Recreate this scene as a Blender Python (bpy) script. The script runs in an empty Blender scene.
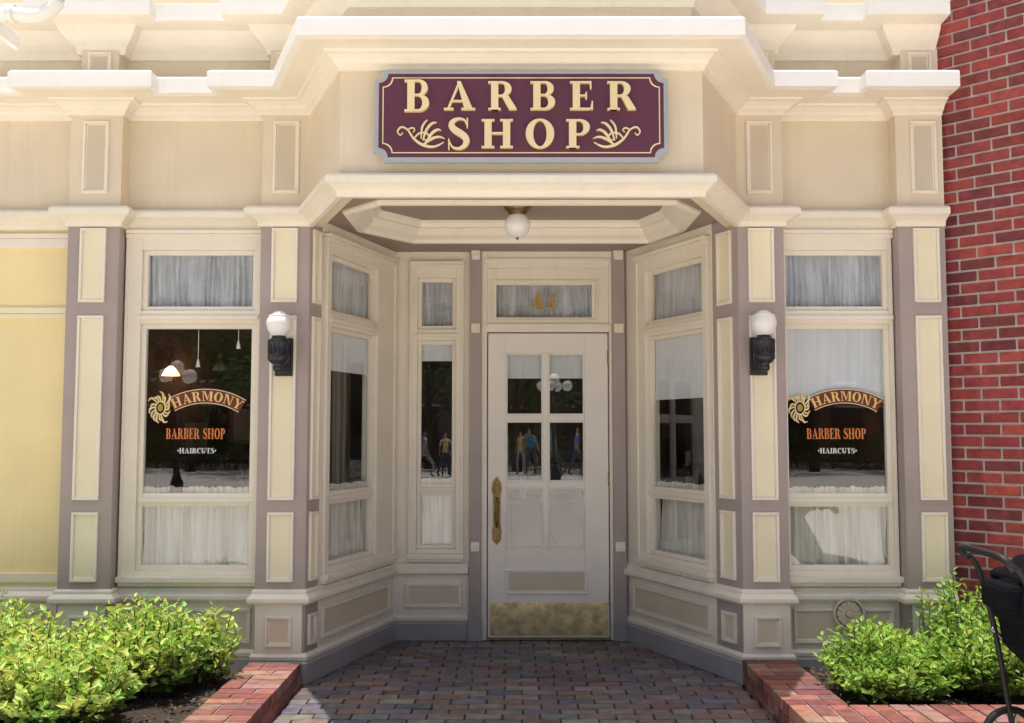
import bpy, bmesh, math, random
import numpy as np
from mathutils import Vector, Matrix
random.seed(4); RNG=np.random.default_rng(7)
scene=bpy.context.scene
COL=scene.collection

# ------------------------------------------------------------------ materials
def nodes_of(m):
    m.use_nodes=True
    nt=m.node_tree
    for n in list(nt.nodes): nt.nodes.remove(n)
    out=nt.nodes.new('ShaderNodeOutputMaterial')
    return nt,out
def paint(name,c,rough=.5,var=.10,scale=3.0,bump=.06,metal=0.0,dirt=0.0,bscale=60,streak=0.0):
    m=bpy.data.materials.new(name); nt,out=nodes_of(m); N=nt.nodes; L=nt.links
    b=N.new('ShaderNodeBsdfPrincipled'); L.new(b.outputs[0],out.inputs[0])
    g=N.new('ShaderNodeNewGeometry')
    n1=N.new('ShaderNodeTexNoise'); n1.inputs['Scale'].default_value=scale; n1.inputs['Detail'].default_value=6
    L.new(g.outputs['Position'],n1.inputs['Vector'])
    r=N.new('ShaderNodeMapRange'); r.inputs[1].default_value=.3; r.inputs[2].default_value=.7
    r.inputs[3].default_value=1-var; r.inputs[4].default_value=1+var*.35
    L.new(n1.outputs[0],r.inputs[0])
    mul=N.new('ShaderNodeVectorMath'); mul.operation='SCALE'; mul.inputs[0].default_value=c
    L.new(r.outputs[0],mul.inputs['Scale'])
    last=mul.outputs[0]
    if streak>0:
        # rain streaks: noise stretched along z
        vm=N.new('ShaderNodeVectorMath'); vm.operation='MULTIPLY'; vm.inputs[1].default_value=(22,22,.9); L.new(g.outputs['Position'],vm.inputs[0])
        ns=N.new('ShaderNodeTexNoise'); ns.inputs['Scale'].default_value=1; ns.inputs['Detail'].default_value=5; L.new(vm.outputs[0],ns.inputs['Vector'])
        rs=N.new('ShaderNodeMapRange'); rs.inputs[1].default_value=.5; rs.inputs[2].default_value=.78; rs.inputs[3].default_value=0; rs.inputs[4].default_value=streak; L.new(ns.outputs[0],rs.inputs[0])
        ms=N.new('ShaderNodeMix'); ms.data_type='RGBA'; L.new(rs.outputs[0],ms.inputs[0]); L.new(last,ms.inputs[6]); ms.inputs[7].default_value=(c[0]*.55,c[1]*.5,c[2]*.45,1)
        last=ms.outputs[2]
    if dirt>0:
        sp=N.new('ShaderNodeSeparateXYZ'); L.new(g.outputs['Position'],sp.inputs[0])
        n3=N.new('ShaderNodeTexNoise'); n3.inputs['Scale'].default_value=9; n3.inputs['Detail'].default_value=8
        L.new(g.outputs['Position'],n3.inputs['Vector'])
        a=N.new('ShaderNodeMath'); a.operation='MULTIPLY_ADD'; a.inputs[1].default_value=-.5; L.new(n3.outputs[0],a.inputs[0]); L.new(sp.outputs[2],a.inputs[2])
        mr=N.new('ShaderNodeMapRange'); mr.inputs[1].default_value=-.3; mr.inputs[2].default_value=.35; mr.inputs[3].default_value=dirt; mr.inputs[4].default_value=0
        L.new(a.outputs[0],mr.inputs[0])
        mx=N.new('ShaderNodeMix'); mx.data_type='RGBA'; L.new(mr.outputs[0],mx.inputs[0]); L.new(last,mx.inputs[6]); mx.inputs[7].default_value=(.16,.14,.12,1)
        last=mx.outputs[2]
    L.new(last,b.inputs['Base Color'])
    b.inputs['Roughness'].default_value=rough; b.inputs['Metallic'].default_value=metal
    n2=N.new('ShaderNodeTexNoise'); n2.inputs['Scale'].default_value=bscale; n2.inputs['Detail'].default_value=4
    L.new(g.outputs['Position'],n2.inputs['Vector'])
    bp=N.new('ShaderNodeBump'); bp.inputs['Strength'].default_value=bump; bp.inputs['Distance'].default_value=.01
    L.new(n2.outputs[0],bp.inputs['Height']); L.new(bp.outputs[0],b.inputs['Normal'])
    return m
def attrmat(name,rough=.8,var=.25,scale=25,bump=.35,trans=0.0):
    m=bpy.data.materials.new(name); nt,out=nodes_of(m); N=nt.nodes; L=nt.links
    b=N.new('ShaderNodeBsdfPrincipled')
    at=N.new('ShaderNodeAttribute'); at.attribute_name='Col'
    g=N.new('ShaderNodeNewGeometry')
    n1=N.new('ShaderNodeTexNoise'); n1.inputs['Scale'].default_value=scale; n1.inputs['Detail'].default_value=6
    L.new(g.outputs['Position'],n1.inputs['Vector'])
    r=N.new('ShaderNodeMapRange'); r.inputs[1].default_value=.3; r.inputs[2].default_value=.7
    r.inputs[3].default_value=1-var; r.inputs[4].default_value=1+var
    L.new(n1.outputs[0],r.inputs[0])
    mul=N.new('ShaderNodeVectorMath'); mul.operation='SCALE'; L.new(at.outputs['Color'],mul.inputs[0]); L.new(r.outputs[0],mul.inputs['Scale'])
    L.new(mul.outputs[0],b.inputs['Base Color']); b.inputs['Roughness'].default_value=rough
    if bump>0:
        bp=N.new('ShaderNodeBump'); bp.inputs['Strength'].default_value=bump; bp.inputs['Distance'].default_value=.008
        n2=N.new('ShaderNodeTexNoise'); n2.inputs['Scale'].default_value=90; n2.inputs['Detail'].default_value=5
        L.new(g.outputs['Position'],n2.inputs['Vector']); L.new(n2.outputs[0],bp.inputs['Height']); L.new(bp.outputs[0],b.inputs['Normal'])
    if trans>0:
        t=N.new('ShaderNodeBsdfTranslucent'); L.new(mul.outputs[0],t.inputs[0])
        mx=N.new('ShaderNodeMixShader'); mx.inputs[0].default_value=trans
        L.new(b.outputs[0],mx.inputs[1]); L.new(t.outputs[0],mx.inputs[2]); L.new(mx.outputs[0],out.inputs[0])
    else: L.new(b.outputs[0],out.inputs[0])
    return m
def cloth(name,c,trans=.35,gather=.0):
    m=bpy.data.materials.new(name); nt,out=nodes_of(m); N=nt.nodes; L=nt.links
    d=N.new('ShaderNodeBsdfDiffuse'); t=N.new('ShaderNodeBsdfTranslucent')
    g=N.new('ShaderNodeNewGeometry'); n1=N.new('ShaderNodeTexNoise'); n1.inputs['Scale'].default_value=1; n1.inputs['Detail'].default_value=3
    vm=N.new('ShaderNodeVectorMath'); vm.operation='MULTIPLY'; vm.inputs[1].default_value=(45,45,2.2)
    L.new(g.outputs['Position'],vm.inputs[0]); L.new(vm.outputs[0],n1.inputs['Vector'])
    r=N.new('ShaderNodeMapRange'); r.inputs[1].default_value=.32; r.inputs[2].default_value=.68; r.inputs[3].default_value=1-gather; r.inputs[4].default_value=1.05; L.new(n1.outputs[0],r.inputs[0])  # stretched noise paints darker lines to deepen the shading of the folds
    mul=N.new('ShaderNodeVectorMath'); mul.operation='SCALE'; mul.inputs[0].default_value=c; L.new(r.outputs[0],mul.inputs['Scale'])
    L.new(mul.outputs[0],d.inputs[0]); L.new(mul.outputs[0],t.inputs[0])
    mx=N.new('ShaderNodeMixShader'); mx.inputs[0].default_value=trans
    L.new(d.outputs[0],mx.inputs[1]); L.new(t.outputs[0],mx.inputs[2]); L.new(mx.outputs[0],out.inputs[0])
    return m
def glass(name,f0):
    # thin pane: Schlick reflectance, same from both sides
    m=bpy.data.materials.new(name); nt,out=nodes_of(m); N=nt.nodes; L=nt.links
    t=N.new('ShaderNodeBsdfTransparent'); t.inputs[0].default_value=(.97,.985,.98,1)
    gl=N.new('ShaderNodeBsdfGlossy'); gl.inputs['Roughness'].default_value=.0; gl.inputs[0].default_value=(.97,.98,1,1)
    g=N.new('ShaderNodeNewGeometry'); n=N.new('ShaderNodeTexNoise'); n.inputs['Scale'].default_value=2.2; n.inputs['Detail'].default_value=1
    L.new(g.outputs['Position'],n.inputs['Vector'])
    bp=N.new('ShaderNodeBump'); bp.inputs['Strength'].default_value=.03; bp.inputs['Distance'].default_value=.02
    L.new(n.outputs[0],bp.inputs['Height']); L.new(bp.outputs[0],gl.inputs['Normal'])
    dt=N.new('ShaderNodeVectorMath'); dt.operation='DOT_PRODUCT'; L.new(g.outputs['Incoming'],dt.inputs[0]); L.new(g.outputs['True Normal'],dt.inputs[1])
    ab=N.new('ShaderNodeMath'); ab.operation='ABSOLUTE'; L.new(dt.outputs['Value'],ab.inputs[0])
    s=N.new('ShaderNodeMath'); s.operation='SUBTRACT'; s.inputs[0].default_value=1; L.new(ab.outputs[0],s.inputs[1]); s.use_clamp=True
    p=N.new('ShaderNodeMath'); p.operation='POWER'; p.inputs[1].default_value=5; L.new(s.outputs[0],p.inputs[0])
    ma=N.new('ShaderNodeMath'); ma.operation='MULTIPLY_ADD'; ma.inputs[1].default_value=1-f0; ma.inputs[2].default_value=f0; L.new(p.outputs[0],ma.inputs[0])
    mx=N.new('ShaderNodeMixShader'); L.new(ma.outputs[0],mx.inputs[0]); L.new(t.outputs[0],mx.inputs[1]); L.new(gl.outputs[0],mx.inputs[2])
    L.new(mx.outputs[0],out.inputs[0]); return m
def emis(name,c,s):
    m=bpy.data.materials.new(name); nt,out=nodes_of(m); e=nt.nodes.new('ShaderNodeEmission'); e.inputs[0].default_value=(*c,1); e.inputs[1].default_value=s
    nt.links.new(e.outputs[0],out.inputs[0]); return m

M_TRIM=paint('cream_trim_paint',(.89,.82,.69),.42,.05,dirt=.3,streak=.09)
M_WHITE=paint('white_and_sunlit_trim',(.93,.92,.88),.4,.04,streak=.05)  # plain white; on the cornice fascias it paints in sunlit brightness
M_DOOR=paint('door_paint',(.89,.84,.76),.4,.05,dirt=.1)
M_MAUVE=paint('mauve_paint',(.42,.35,.325),.5,.08,dirt=.35,streak=.12)
M_YEL=paint('pale_yellow_paint',(.90,.81,.57),.5,.06)
M_YELW=paint('yellow_wall_paint',(.94,.78,.41),.55,.06,dirt=.25,streak=.08)
M_TAN=paint('tan_wall_paint',(.79,.68,.51),.6,.06,bump=.12,streak=.12)
M_TAN2=paint('taupe_panel_paint',(.67,.57,.43),.55,.07)
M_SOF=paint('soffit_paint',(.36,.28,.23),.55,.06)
M_GREY=paint('grey_plinth_paint',(.36,.35,.365),.5,.12,dirt=.35)
M_BRASS=paint('brass',(.78,.64,.38),.42,.45,14,.15,metal=1.0)
M_BRASSD=paint('aged_brass',(.27,.19,.085),.42,.45,25,.2,metal=1.0)
M_BLACK=paint('black_iron',(.02,.022,.026),.4,.2)
M_MAROON=paint('plum_sign_paint',(.125,.034,.062),.4,.10)
M_SILVER=paint('silver_grey_paint',(.44,.48,.49),.4,.08)
M_GOLD=paint('gold_lettering',(.88,.73,.42),.35,.08)
M_GOLDE=paint('dark_gold_lettering',(.50,.29,.04),.4,.1)
M_ORANGE=paint('amber_lettering',(.88,.60,.22),.5,.08)
M_BAND=paint('dark_red_band',(.16,.025,.012),.5,.08)
M_RED=paint('red_lettering',(.76,.22,.05),.5,.08)
M_WLET=paint('white_lettering',(.8,.8,.78),.5,.05)
M_GLOBE=paint('opal_glass',(.88,.88,.85),.15,.03,bump=0)
M_GLASS=glass('window_glass',.12)
M_GLASSD=glass('door_glass_pane',.15)
M_CURT=cloth('grey_sheer_curtain',(.76,.77,.81),.12,.30)
M_CURT2=cloth('cream_curtain',(.92,.88,.79),.12,.22)
M_LACE=cloth('lace_trim',(.84,.80,.72),.1,.3)
M_SHADE=cloth('roller_shade',(.86,.88,.92),.1,.04)
M_INT=paint('interior_wall',(.12,.07,.045),.7,.3)
M_INTD=paint('interior_wood',(.075,.036,.022),.35,.3,6)
M_INTC=paint('interior_ceiling',(.16,.13,.10),.8,.1)
M_LAMPON=emis('lit_lamp_shade',(1,.55,.22),5)
M_BRICKA=attrmat('brick_attr',.85,.28,18,.6)
M_MORT=paint('mortar',(.56,.49,.45),.95,.2,20,.4)
M_MORTD=paint('planter_mortar',(.36,.32,.29),.95,.3,20,.4)
M_GROUT=paint('dark_grout',(.055,.05,.045),.95,.3,20,.4)
M_PAVE=attrmat('paver_attr',.62,.3,14,.35)
M_LEAF=attrmat('leaf_attr',.5,.12,8,0,.38)
M_BARK=paint('bark',(.11,.075,.05),.9,.4,12,.6)
M_SOIL=paint('soil',(.045,.032,.024),1,.4,30,1.0,bscale=35)
M_RUB=paint('black_rubber',(.008,.008,.009),.6,.2)
M_FAB=paint('black_fabric',(.007,.007,.010),1.0,.3,30,.4,bscale=300)
M_FAB.node_tree.nodes['Principled BSDF'].inputs['Specular IOR Level'].default_value=.1
M_ALU=paint('grey_metal',(.3,.3,.32),.35,.1,metal=.9)
M_PLAST=paint('red_plastic',(.30,.03,.08),.4,.1)
M_BLUE=paint('blue_blanket',(.05,.09,.25),.9,.2)

# ------------------------------------------------------------------ mesh tools
def empty(name,parent=None,M=None):
    e=bpy.data.objects.new(name,None); COL.objects.link(e); e.empty_display_size=.2
    if parent: e.parent=parent
    if M is not None: e.matrix_local=M
    return e
def mkobj(name,verts,faces,mats,mi=None,parent=None,M=None,bevel=0,smooth=False,recalc=True,col=None):
    me=bpy.data.meshes.new(name); me.from_pydata([tuple(v) for v in verts],[],faces)
    for m in mats: me.materials.append(m)
    if mi is not None: me.polygons.foreach_set('material_index',mi)
    if col is not None:
        a=me.color_attributes.new('Col','FLOAT_COLOR','POINT')
        c=np.ones((len(verts),4),dtype=np.float32); c[:,:3]=np.array(col); a.data.foreach_set('color',c.ravel())
    if recalc:
        bm=bmesh.new(); bm.from_mesh(me); bmesh.ops.recalc_face_normals(bm,faces=bm.faces); bm.to_mesh(me); bm.free()
    if smooth: me.polygons.foreach_set('use_smooth',[True]*len(me.polygons))
    me.update()
    o=bpy.data.objects.new(name,me); COL.objects.link(o)
    if parent: o.parent=parent
    if M is not None: o.matrix_local=M
    if bevel>0:
        b=o.modifiers.new('bevel','BEVEL'); b.width=bevel; b.segments=2; b.limit_method='ANGLE'; b.angle_limit=math.radians(40)
    return o
class Asm:
    def __init__(s,name,parent=None,M=None): s.n=name;s.p=parent;s.M=M;s.v=[];s.f=[];s.mi=[];s.m=[];s.c=[]
    def mat(s,m):
        if m not in s.m: s.m.append(m)
        return s.m.index(m)
    def box(s,x0,x1,y0,y1,z0,z1,m,col=None):
        k=len(s.v); i=s.mat(m)
        s.v+=[(x0,y0,z0),(x1,y0,z0),(x1,y1,z0),(x0,y1,z0),(x0,y0,z1),(x1,y0,z1),(x1,y1,z1),(x0,y1,z1)]
        s.f+=[(k,k+3,k+2,k+1),(k+4,k+5,k+6,k+7),(k,k+1,k+5,k+4),(k+1,k+2,k+6,k+5),(k+2,k+3,k+7,k+6),(k+3,k,k+4,k+7)]
        s.mi+=[i]*6
        if col is not None: s.c+=[col]*8
    def poly(s,pts,y0,y1,m):  # 2D (x,z) outline extruded in y
        k=len(s.v); n=len(pts); i=s.mat(m)
        s.v+=[(p[0],y0,p[1]) for p in pts]+[(p[0],y1,p[1]) for p in pts]
        s.f.append(tuple(range(k,k+n))); s.f.append(tuple(range(k+2*n-1,k+n-1,-1)))
        for j in range(n): s.f.append((k+j,k+n+j,k+n+(j+1)%n,k+(j+1)%n))
        s.mi+=[i]*(n+2)
    def mesh(s,v,f,m):
        k=len(s.v); i=s.mat(m); s.v+=[tuple(p) for p in v]; s.f+=[tuple(a+k for a in q) for q in f]; s.mi+=[i]*len(f)
    def done(s,bevel=.004,smooth=False,recalc=True):
        return mkobj(s.n,s.v,s.f,s.m,s.mi,s.p,s.M,bevel,smooth,recalc,s.c if s.c else None)
def panel(A,x0,x1,z0,z1,y,field,trim,tw=.018,d=.018):
    if field: A.box(x0+tw,x1-tw,y-.004,y+.01,z0+tw,z1-tw,field)
    A.box(x0,x1,y-d,y+.005,z1-tw,z1,trim); A.box(x0,x1,y-d,y+.005,z0,z0+tw,trim)
    A.box(x0,x0+tw,y-d+.001,y+.005,z0+tw,z1-tw,trim); A.box(x1-tw,x1,y-d+.001,y+.005,z0+tw,z1-tw,trim)
    t2=tw+.009; e=d*.5
    A.box(x0+tw,x1-tw,y-e,y+.004,z1-t2,z1-tw,trim); A.box(x0+tw,x1-tw,y-e,y+.004,z0+tw,z0+t2,trim)
    A.box(x0+tw,x0+t2,y-e+.001,y+.004,z0+t2,z1-t2,trim); A.box(x1-t2,x1-tw,y-e+.001,y+.004,z0+t2,z1-t2,trim)
def sweep(name,path,prof,mats,seg=None,parent=None,bevel=.003):
    n=len(path); P=[Vector(p) for p in path]; offs=[]
    for i in range(n):
        ns=[]
        if i>0: d=(P[i]-P[i-1]).normalized(); ns.append(Vector((d.y,-d.x)))
        if i<n-1: d=(P[i+1]-P[i]).normalized(); ns.append(Vector((d.y,-d.x)))
        if len(ns)==2: m=(ns[0]+ns[1])/(1+ns[0].dot(ns[1]))
        else: m=ns[0]
        offs.append(m)
    k=len(prof); v=[]; f=[]; mi=[]
    for i in range(n):
        for o,z in prof: v.append((P[i].x+offs[i].x*o,P[i].y+offs[i].y*o,z))
    for i in range(n-1):
        for j in range(k):
            a=i*k+j; b=i*k+(j+1)%k; f.append((a,b,b+k,a+k)); mi.append(seg[j] if seg else 0)
    f.append(tuple(range(k))); f.append(tuple(range((n-1)*k,n*k))[::-1]); mi+=[0,0]
    return mkobj(name,v,f,mats,mi,parent,None,bevel)
def lathe(name,prof,mat,loc=(0,0,0),seg=28,parent=None,M=None,smooth=True):
    v=[];f=[]
    for r,z in prof:
        for i in range(seg):
            a=2*math.pi*i/seg; v.append((loc[0]+r*math.cos(a),loc[1]+r*math.sin(a),loc[2]+z))
    for j in range(len(prof)-1):
        for i in range(seg):
            a=j*seg+i;b=j*seg+(i+1)%seg; f.append((a,b,b+seg,a+seg))
    f.append(tuple(range(seg))); f.append(tuple(range((len(prof)-1)*seg,len(prof)*seg)))
    return mkobj(name,v,f,[mat],None,parent,M,0,smooth)
def catmull(pts,n=8):
    P=[Vector(p) for p in pts]; out=[]
    for i in range(len(P)-1):
        p0=P[max(i-1,0)];p1=P[i];p2=P[i+1];p3=P[min(i+2,len(P)-1)]
        for j in range(n):
            t=j/n
            out.append(.5*((2*p1)+(-p0+p2)*t+(2*p0-5*p1+4*p2-p3)*t*t+(-p0+3*p1-3*p2+p3)*t**3))
    out.append(P[-1]); return out
def tube(name,pts,r,mat,parent=None,seg=10,closed=False,sm=True,radii=None):
    P=catmull(pts,6) if sm else [Vector(p) for p in pts]
    v=[];f=[];n=len(P); up=Vector((.13,.21,.97)).normalized()
    for i,p in enumerate(P):
        t=(P[min(i+1,n-1)]-P[max(i-1,0)]).normalized()
        s=t.cross(up)
        if s.length<.15: s=t.cross(Vector((1,0,0)))
        s.normalize(); u=s.cross(t)
        rr=r if radii is None else np.interp(i/(n-1),np.linspace(0,1,len(radii)),radii)
        for k in range(seg):
            a=2*math.pi*k/seg; v.append(p+s*math.cos(a)*rr+u*math.sin(a)*rr)
    for i in range(n-1):
        for k in range(seg):
            a=i*seg+k;b=i*seg+(k+1)%seg; f.append((a,b,b+seg,a+seg))
    f.append(tuple(range(seg))); f.append(tuple(range((n-1)*seg,n*seg)))
    return mkobj(name,v,f,[mat],None,parent,None,0,True)

# ------------------------------------------------------------------ serif glyphs
def rc(x0,x1,z0,z1): return [(x0,z0),(x1,z0),(x1,z1),(x0,z1)]
def arc(cx,cz,ro,so,ri,si,a0,a1,n=14):
    o=[(cx+ro*math.cos(math.radians(a0+(a1-a0)*i/n)),cz+so*math.sin(math.radians(a0+(a1-a0)*i/n))) for i in range(n+1)]
    q=[(cx+ri*math.cos(math.radians(a0+(a1-a0)*i/n)),cz+si*math.sin(math.radians(a0+(a1-a0)*i/n))) for i in range(n+1)]
    return o+q[::-1]
def stroke(pts,w,n=6):
    P=catmull([(p[0],p[1]) for p in pts],n); k=len(P); L=[];R=[]
    for i,p in enumerate(P):
        t=(P[min(i+1,k-1)]-P[max(i-1,0)]).normalized(); nn=Vector((-t.y,t.x))
        ww=np.interp(i/(k-1),np.linspace(0,1,len(w)),w)/2
        L.append((p.x+nn.x*ww,p.y+nn.y*ww)); R.append((p.x-nn.x*ww,p.y-nn.y*ww))
    return L+R[::-1]
s_=.065
def glyph(c):
    if c=='B': return .74,[rc(.08,.29,0,1),rc(0,.08,0,s_),rc(0,.08,1-s_,1),rc(.29,.40,1-s_,1),rc(.29,.40,.49,.55),rc(.29,.40,0,s_),
        arc(.40,.745,.27,.255,.09,.195,-90,90),arc(.40,.27,.31,.275,.11,.205,-90,90)]
    if c=='P': return .70,[rc(.08,.29,0,1),rc(0,.38,0,s_),rc(0,.08,1-s_,1),rc(.29,.38,1-s_,1),rc(.29,.38,.44,.44+s_),arc(.38,.72,.30,.28,.11,.215,-90,90)]
    if c=='R': return .82,[rc(.08,.29,0,1),rc(0,.36,0,s_),rc(0,.08,1-s_,1),rc(.29,.38,1-s_,1),rc(.29,.42,.46,.46+s_),arc(.38,.73,.29,.27,.10,.205,-90,90),
        [(.38,.49),(.58,.49),(.80,s_),(.82,0),(.60,0)]]
    if c=='E': return .68,[rc(.08,.29,0,1),rc(0,.08,0,s_),rc(0,.08,1-s_,1),rc(.29,.60,1-s_,1),rc(.29,.48,.47,.53),rc(.29,.62,0,s_),
        [(.55,1),(.62,1),(.62,.72),(.585,.72)],[(.57,0),(.66,0),(.66,.30),(.625,.30)],rc(.44,.49,.38,.62)]
    if c=='A': return .88,[[(.10,s_),(.17,s_),(.44,.86),(.42,1.0)],[(.37,1.0),(.48,1.0),(.82,s_),(.58,s_)],rc(.22,.62,.28,.34),rc(.0,.28,0,s_),rc(.50,.90,0,s_)]
    if c=='S': return .66,[stroke([(.56,.78),(.50,.92),(.34,.965),(.18,.89),(.13,.75),(.22,.62),(.36,.52),(.50,.41),(.56,.26),(.48,.10),(.32,.035),(.15,.09),(.07,.25)],[.04,.05,.07,.13,.18,.20,.21,.20,.18,.13,.07,.05,.04]),
        rc(.56,.60,.68,.99),rc(.035,.075,.0,.34)]
    if c=='H': return .92,[rc(.08,.29,0,1),rc(.61,.82,0,1),rc(0,.08,0,s_),rc(.29,.37,0,s_),rc(0,.08,1-s_,1),rc(.29,.37,1-s_,1),rc(.53,.61,0,s_),rc(.82,.90,0,s_),rc(.53,.61,1-s_,1),rc(.82,.90,1-s_,1),rc(.29,.61,.47,.54)]
    if c=='O': return .84,[arc(.42,.5,.41,.52,.19,.45,-90,90,20),arc(.42,.5,.41,.52,.19,.45,90,270,20)]
    if c=='M': return 1.05,[rc(.10,.17,0,1),rc(.78,.98,0,1),[(.17,1),(.32,1),(.60,.22),(.52,.05)],[(.52,.05),(.60,.22),(.78,1),(.74,1)],rc(0,.27,0,s_),rc(.70,1.06,0,s_),rc(0,.10,1-s_,1)]
    if c=='N': return .92,[rc(.10,.17,0,1),rc(.73,.80,0,1),[(.10,1),(.32,1),(.80,0),(.66,0)],rc(0,.27,0,s_),rc(.63,.90,1-s_,1),rc(0,.10,1-s_,1)]
    if c=='Y': return .84,[rc(.32,.53,0,.48),rc(.22,.63,0,s_),[(.05,1),(.28,1),(.53,.48),(.32,.48)],[(.45,.48),(.53,.48),(.78,1),(.70,1)],rc(0,.34,1-s_,1),rc(.60,.88,1-s_,1)]
    if c=='I': return .40,[rc(.10,.30,0,1),rc(0,.40,0,s_),rc(0,.40,1-s_,1)]
    if c=='T': return .76,[rc(.28,.49,0,1),rc(.18,.59,0,s_),rc(0,.28,1-s_,1),rc(.49,.77,1-s_,1),rc(0,.05,.70,1),rc(.72,.77,.70,1)]
    if c=='C': return .76,[arc(.42,.5,.42,.52,.20,.45,48,312,24),rc(.66,.72,.66,.98)]
    if c=='U': return .84,[rc(.08,.29,.35,1),rc(.64,.71,.35,1),arc(.395,.35,.315,.36,.105,.28,180,360),rc(0,.37,1-s_,1),rc(.54,.82,1-s_,1)]
    if c=='4': return .70,[rc(.38,.60,0,1),[(.40,1),(.40,.80),(.12,.34),(.0,.34)],rc(0,.70,.22,.34),rc(.28,.70,0,s_)]
    if c=='3': return .64,[arc(.28,.74,.28,.26,.10,.15,-90,150,16),arc(.28,.26,.31,.275,.10,.16,-150,90,16)]
    if c=='(': return .3,[[(.15,.75),(.28,.5),(.15,.25),(.02,.5)]]
    return .35,[]
def text(A,s,x0,x1,z0,h,y,d,m,curve=None,big=None,step=.0004,wide=1.0):
    gs=[glyph(c) for c in s]; W=sum(g[0] for g in gs)*h*wide; gap=(x1-x0-W)/max(1,len(s)-1)
    sx=wide
    if gap<h*.05: sx=wide*(x1-x0-h*.05*(len(s)-1))/W; gap=h*.05
    x=x0
    for gi,(w,pl) in enumerate(gs):
        hs=big if (big and gi==0) else 1.0
        for k,p in enumerate(pl):
            q=[(x+a*h*sx,z0+(b-.5)*h*hs+.5*h) for a,b in p]
            if curve: q=[curve(a,b) for a,b in q]
            A.poly(q,y,y-d-k*step,m)
        x+=w*h*sx+gap

# ------------------------------------------------------------------ main building
B=empty('barber_shop_building')
OL=(-2.83,-2.50); IL=(-1.60,-1.285); IR=(1.436,1.73); OR=(2.46,2.76)
YW=6.42; YP=6.30; YB=7.6
bayL=(-.965,5.5); bayR=(1.07,5.5)
cap=[(-9,YW),(OL[0],YW),(OL[0],YP),(OL[1],YP),(OL[1],YW),(IL[0],YW),(IL[0],YP),(IL[1],YP),bayL,bayR,(IR[0],YP),(IR[1],YP),(IR[1],YW),(OR[0],YW),(OR[0],YP),(OR[1],YP)]
A=Asm('pilasters',B)
for x0,x1 in (OL,IL,IR,OR):
    A.box(x0,x1,YP,YW+.14,0,2.87,M_MAUVE)
def pil_panels(cx,hw,y=YP,A=A):
    panel(A,cx-hw,cx+hw,2.37,2.845,y,M_YEL,M_TRIM)
    panel(A,cx-hw,cx+hw,1.125,2.285,y,M_YEL,M_TRIM)
    panel(A,cx-hw,cx+hw,.62,1.05,y,M_YEL,M_TRIM)
for cx in (-2.665,-1.445,1.583,2.635):
    pil_panels(cx,.083)
    A.box(cx-.15,cx+.145,YP-.012,YP+.01,.15,.485,M_TRIM)
    panel(A,cx-.083,cx+.083,.225,.415,YP-.012,M_TAN2,M_TRIM)
    panel(A,cx-.083,cx+.083,3.07,3.54,YP,M_TAN2,M_TRIM)
    A.box(cx-.12,cx+.12,YP+.02,YP+.2,3.795,4.02,M_TAN)
    panel(A,cx-.075,cx+.075,3.83,4.0,YP+.02,M_TAN2,M_TRIM)
A.done()
sweep('frieze_wall',cap,[(0,2.87),(0,3.63),(-.09,3.63),(-.09,2.87)],[M_TAN],parent=B,bevel=0)
att=[(-9,6.45),(IL[1]+.06,6.45),(-.93,5.62),(1.035,5.62),(IR[0]-.06,6.45),(2.74,6.45)]
sweep('attic_wall',att,[(0,3.70),(0,6.0),(-.15,6.0),(-.15,3.70)],[M_TAN],parent=B,bevel=0)
cprof=[(0,3.575),(.018,3.575),(.022,3.595),(.04,3.605),(.055,3.625),(.085,3.645),(.11,3.65),(.11,3.662),(.235,3.666),(.25,3.672),(.28,3.674),(.28,3.765),(.265,3.78),(-.09,3.81),(-.09,3.575)]
sweep('upper_cornice',cap,cprof,[M_TRIM,M_WHITE],[0]*9+[1,1,1,1,0,0],B)  # fascia faces get the whiter colour to look sunlit
c2=[(0,3.99),(.02,3.99),(.03,4.03),(.07,4.07),(.11,4.12),(.12,4.15),(.23,4.155),(.26,4.16),(.26,4.27),(-.05,4.31),(-.05,3.99)]
sweep('attic_cornice',[(-9,6.45),(OL[0]+.03,6.45),(OL[0]+.03,6.35),(OL[1]-.03,6.35),(OL[1]-.03,6.45),(IL[0]+.03,6.45),(IL[0]+.03,6.35),(IL[1]+.0,6.35),(-.93,5.62),(1.035,5.62),(IR[0],6.35),(IR[1]-.03,6.35),(IR[1]-.03,6.45),(OR[0]+.03,6.45),(OR[0]+.03,6.35),(2.745,6.35)],c2,[M_TRIM,M_WHITE],[0]*7+[1]*2+[0,0],B)  # sunlit look of this fascia also comes from its whiter colour
lprof=[(0,2.855),(.014,2.855),(.018,2.885),(.03,2.893),(.05,2.905),(.075,2.918),(.09,2.922),(.09,2.958),(.07,2.975),(.03,2.985),(-.02,2.99),(-.02,2.855)]
sweep('lower_cornice',cap,lprof,[M_TRIM],None,B)
bm_=[(0,.485),(.03,.485),(.042,.50),(.042,.52),(.03,.535),(.018,.545),(.018,.565),(0,.575),(-.01,.575),(-.01,.485)]
DL=((-1.285,YP),(-.889,YB)); DR=((.859,YB),(1.436,YP))
pl=[(-9,YW),(OL[0],YW),(OL[0],YP),(OL[1],YP),(OL[1],YW),(IL[0],YW),(IL[0],YP),DL[0],DL[1],(-.325,YB)]
pr=[(.765,YB),DR[0],DR[1],(IR[1],YP),(IR[1],YW),(OR[0],YW),(OR[0],YP),(2.76,YP)]
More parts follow.
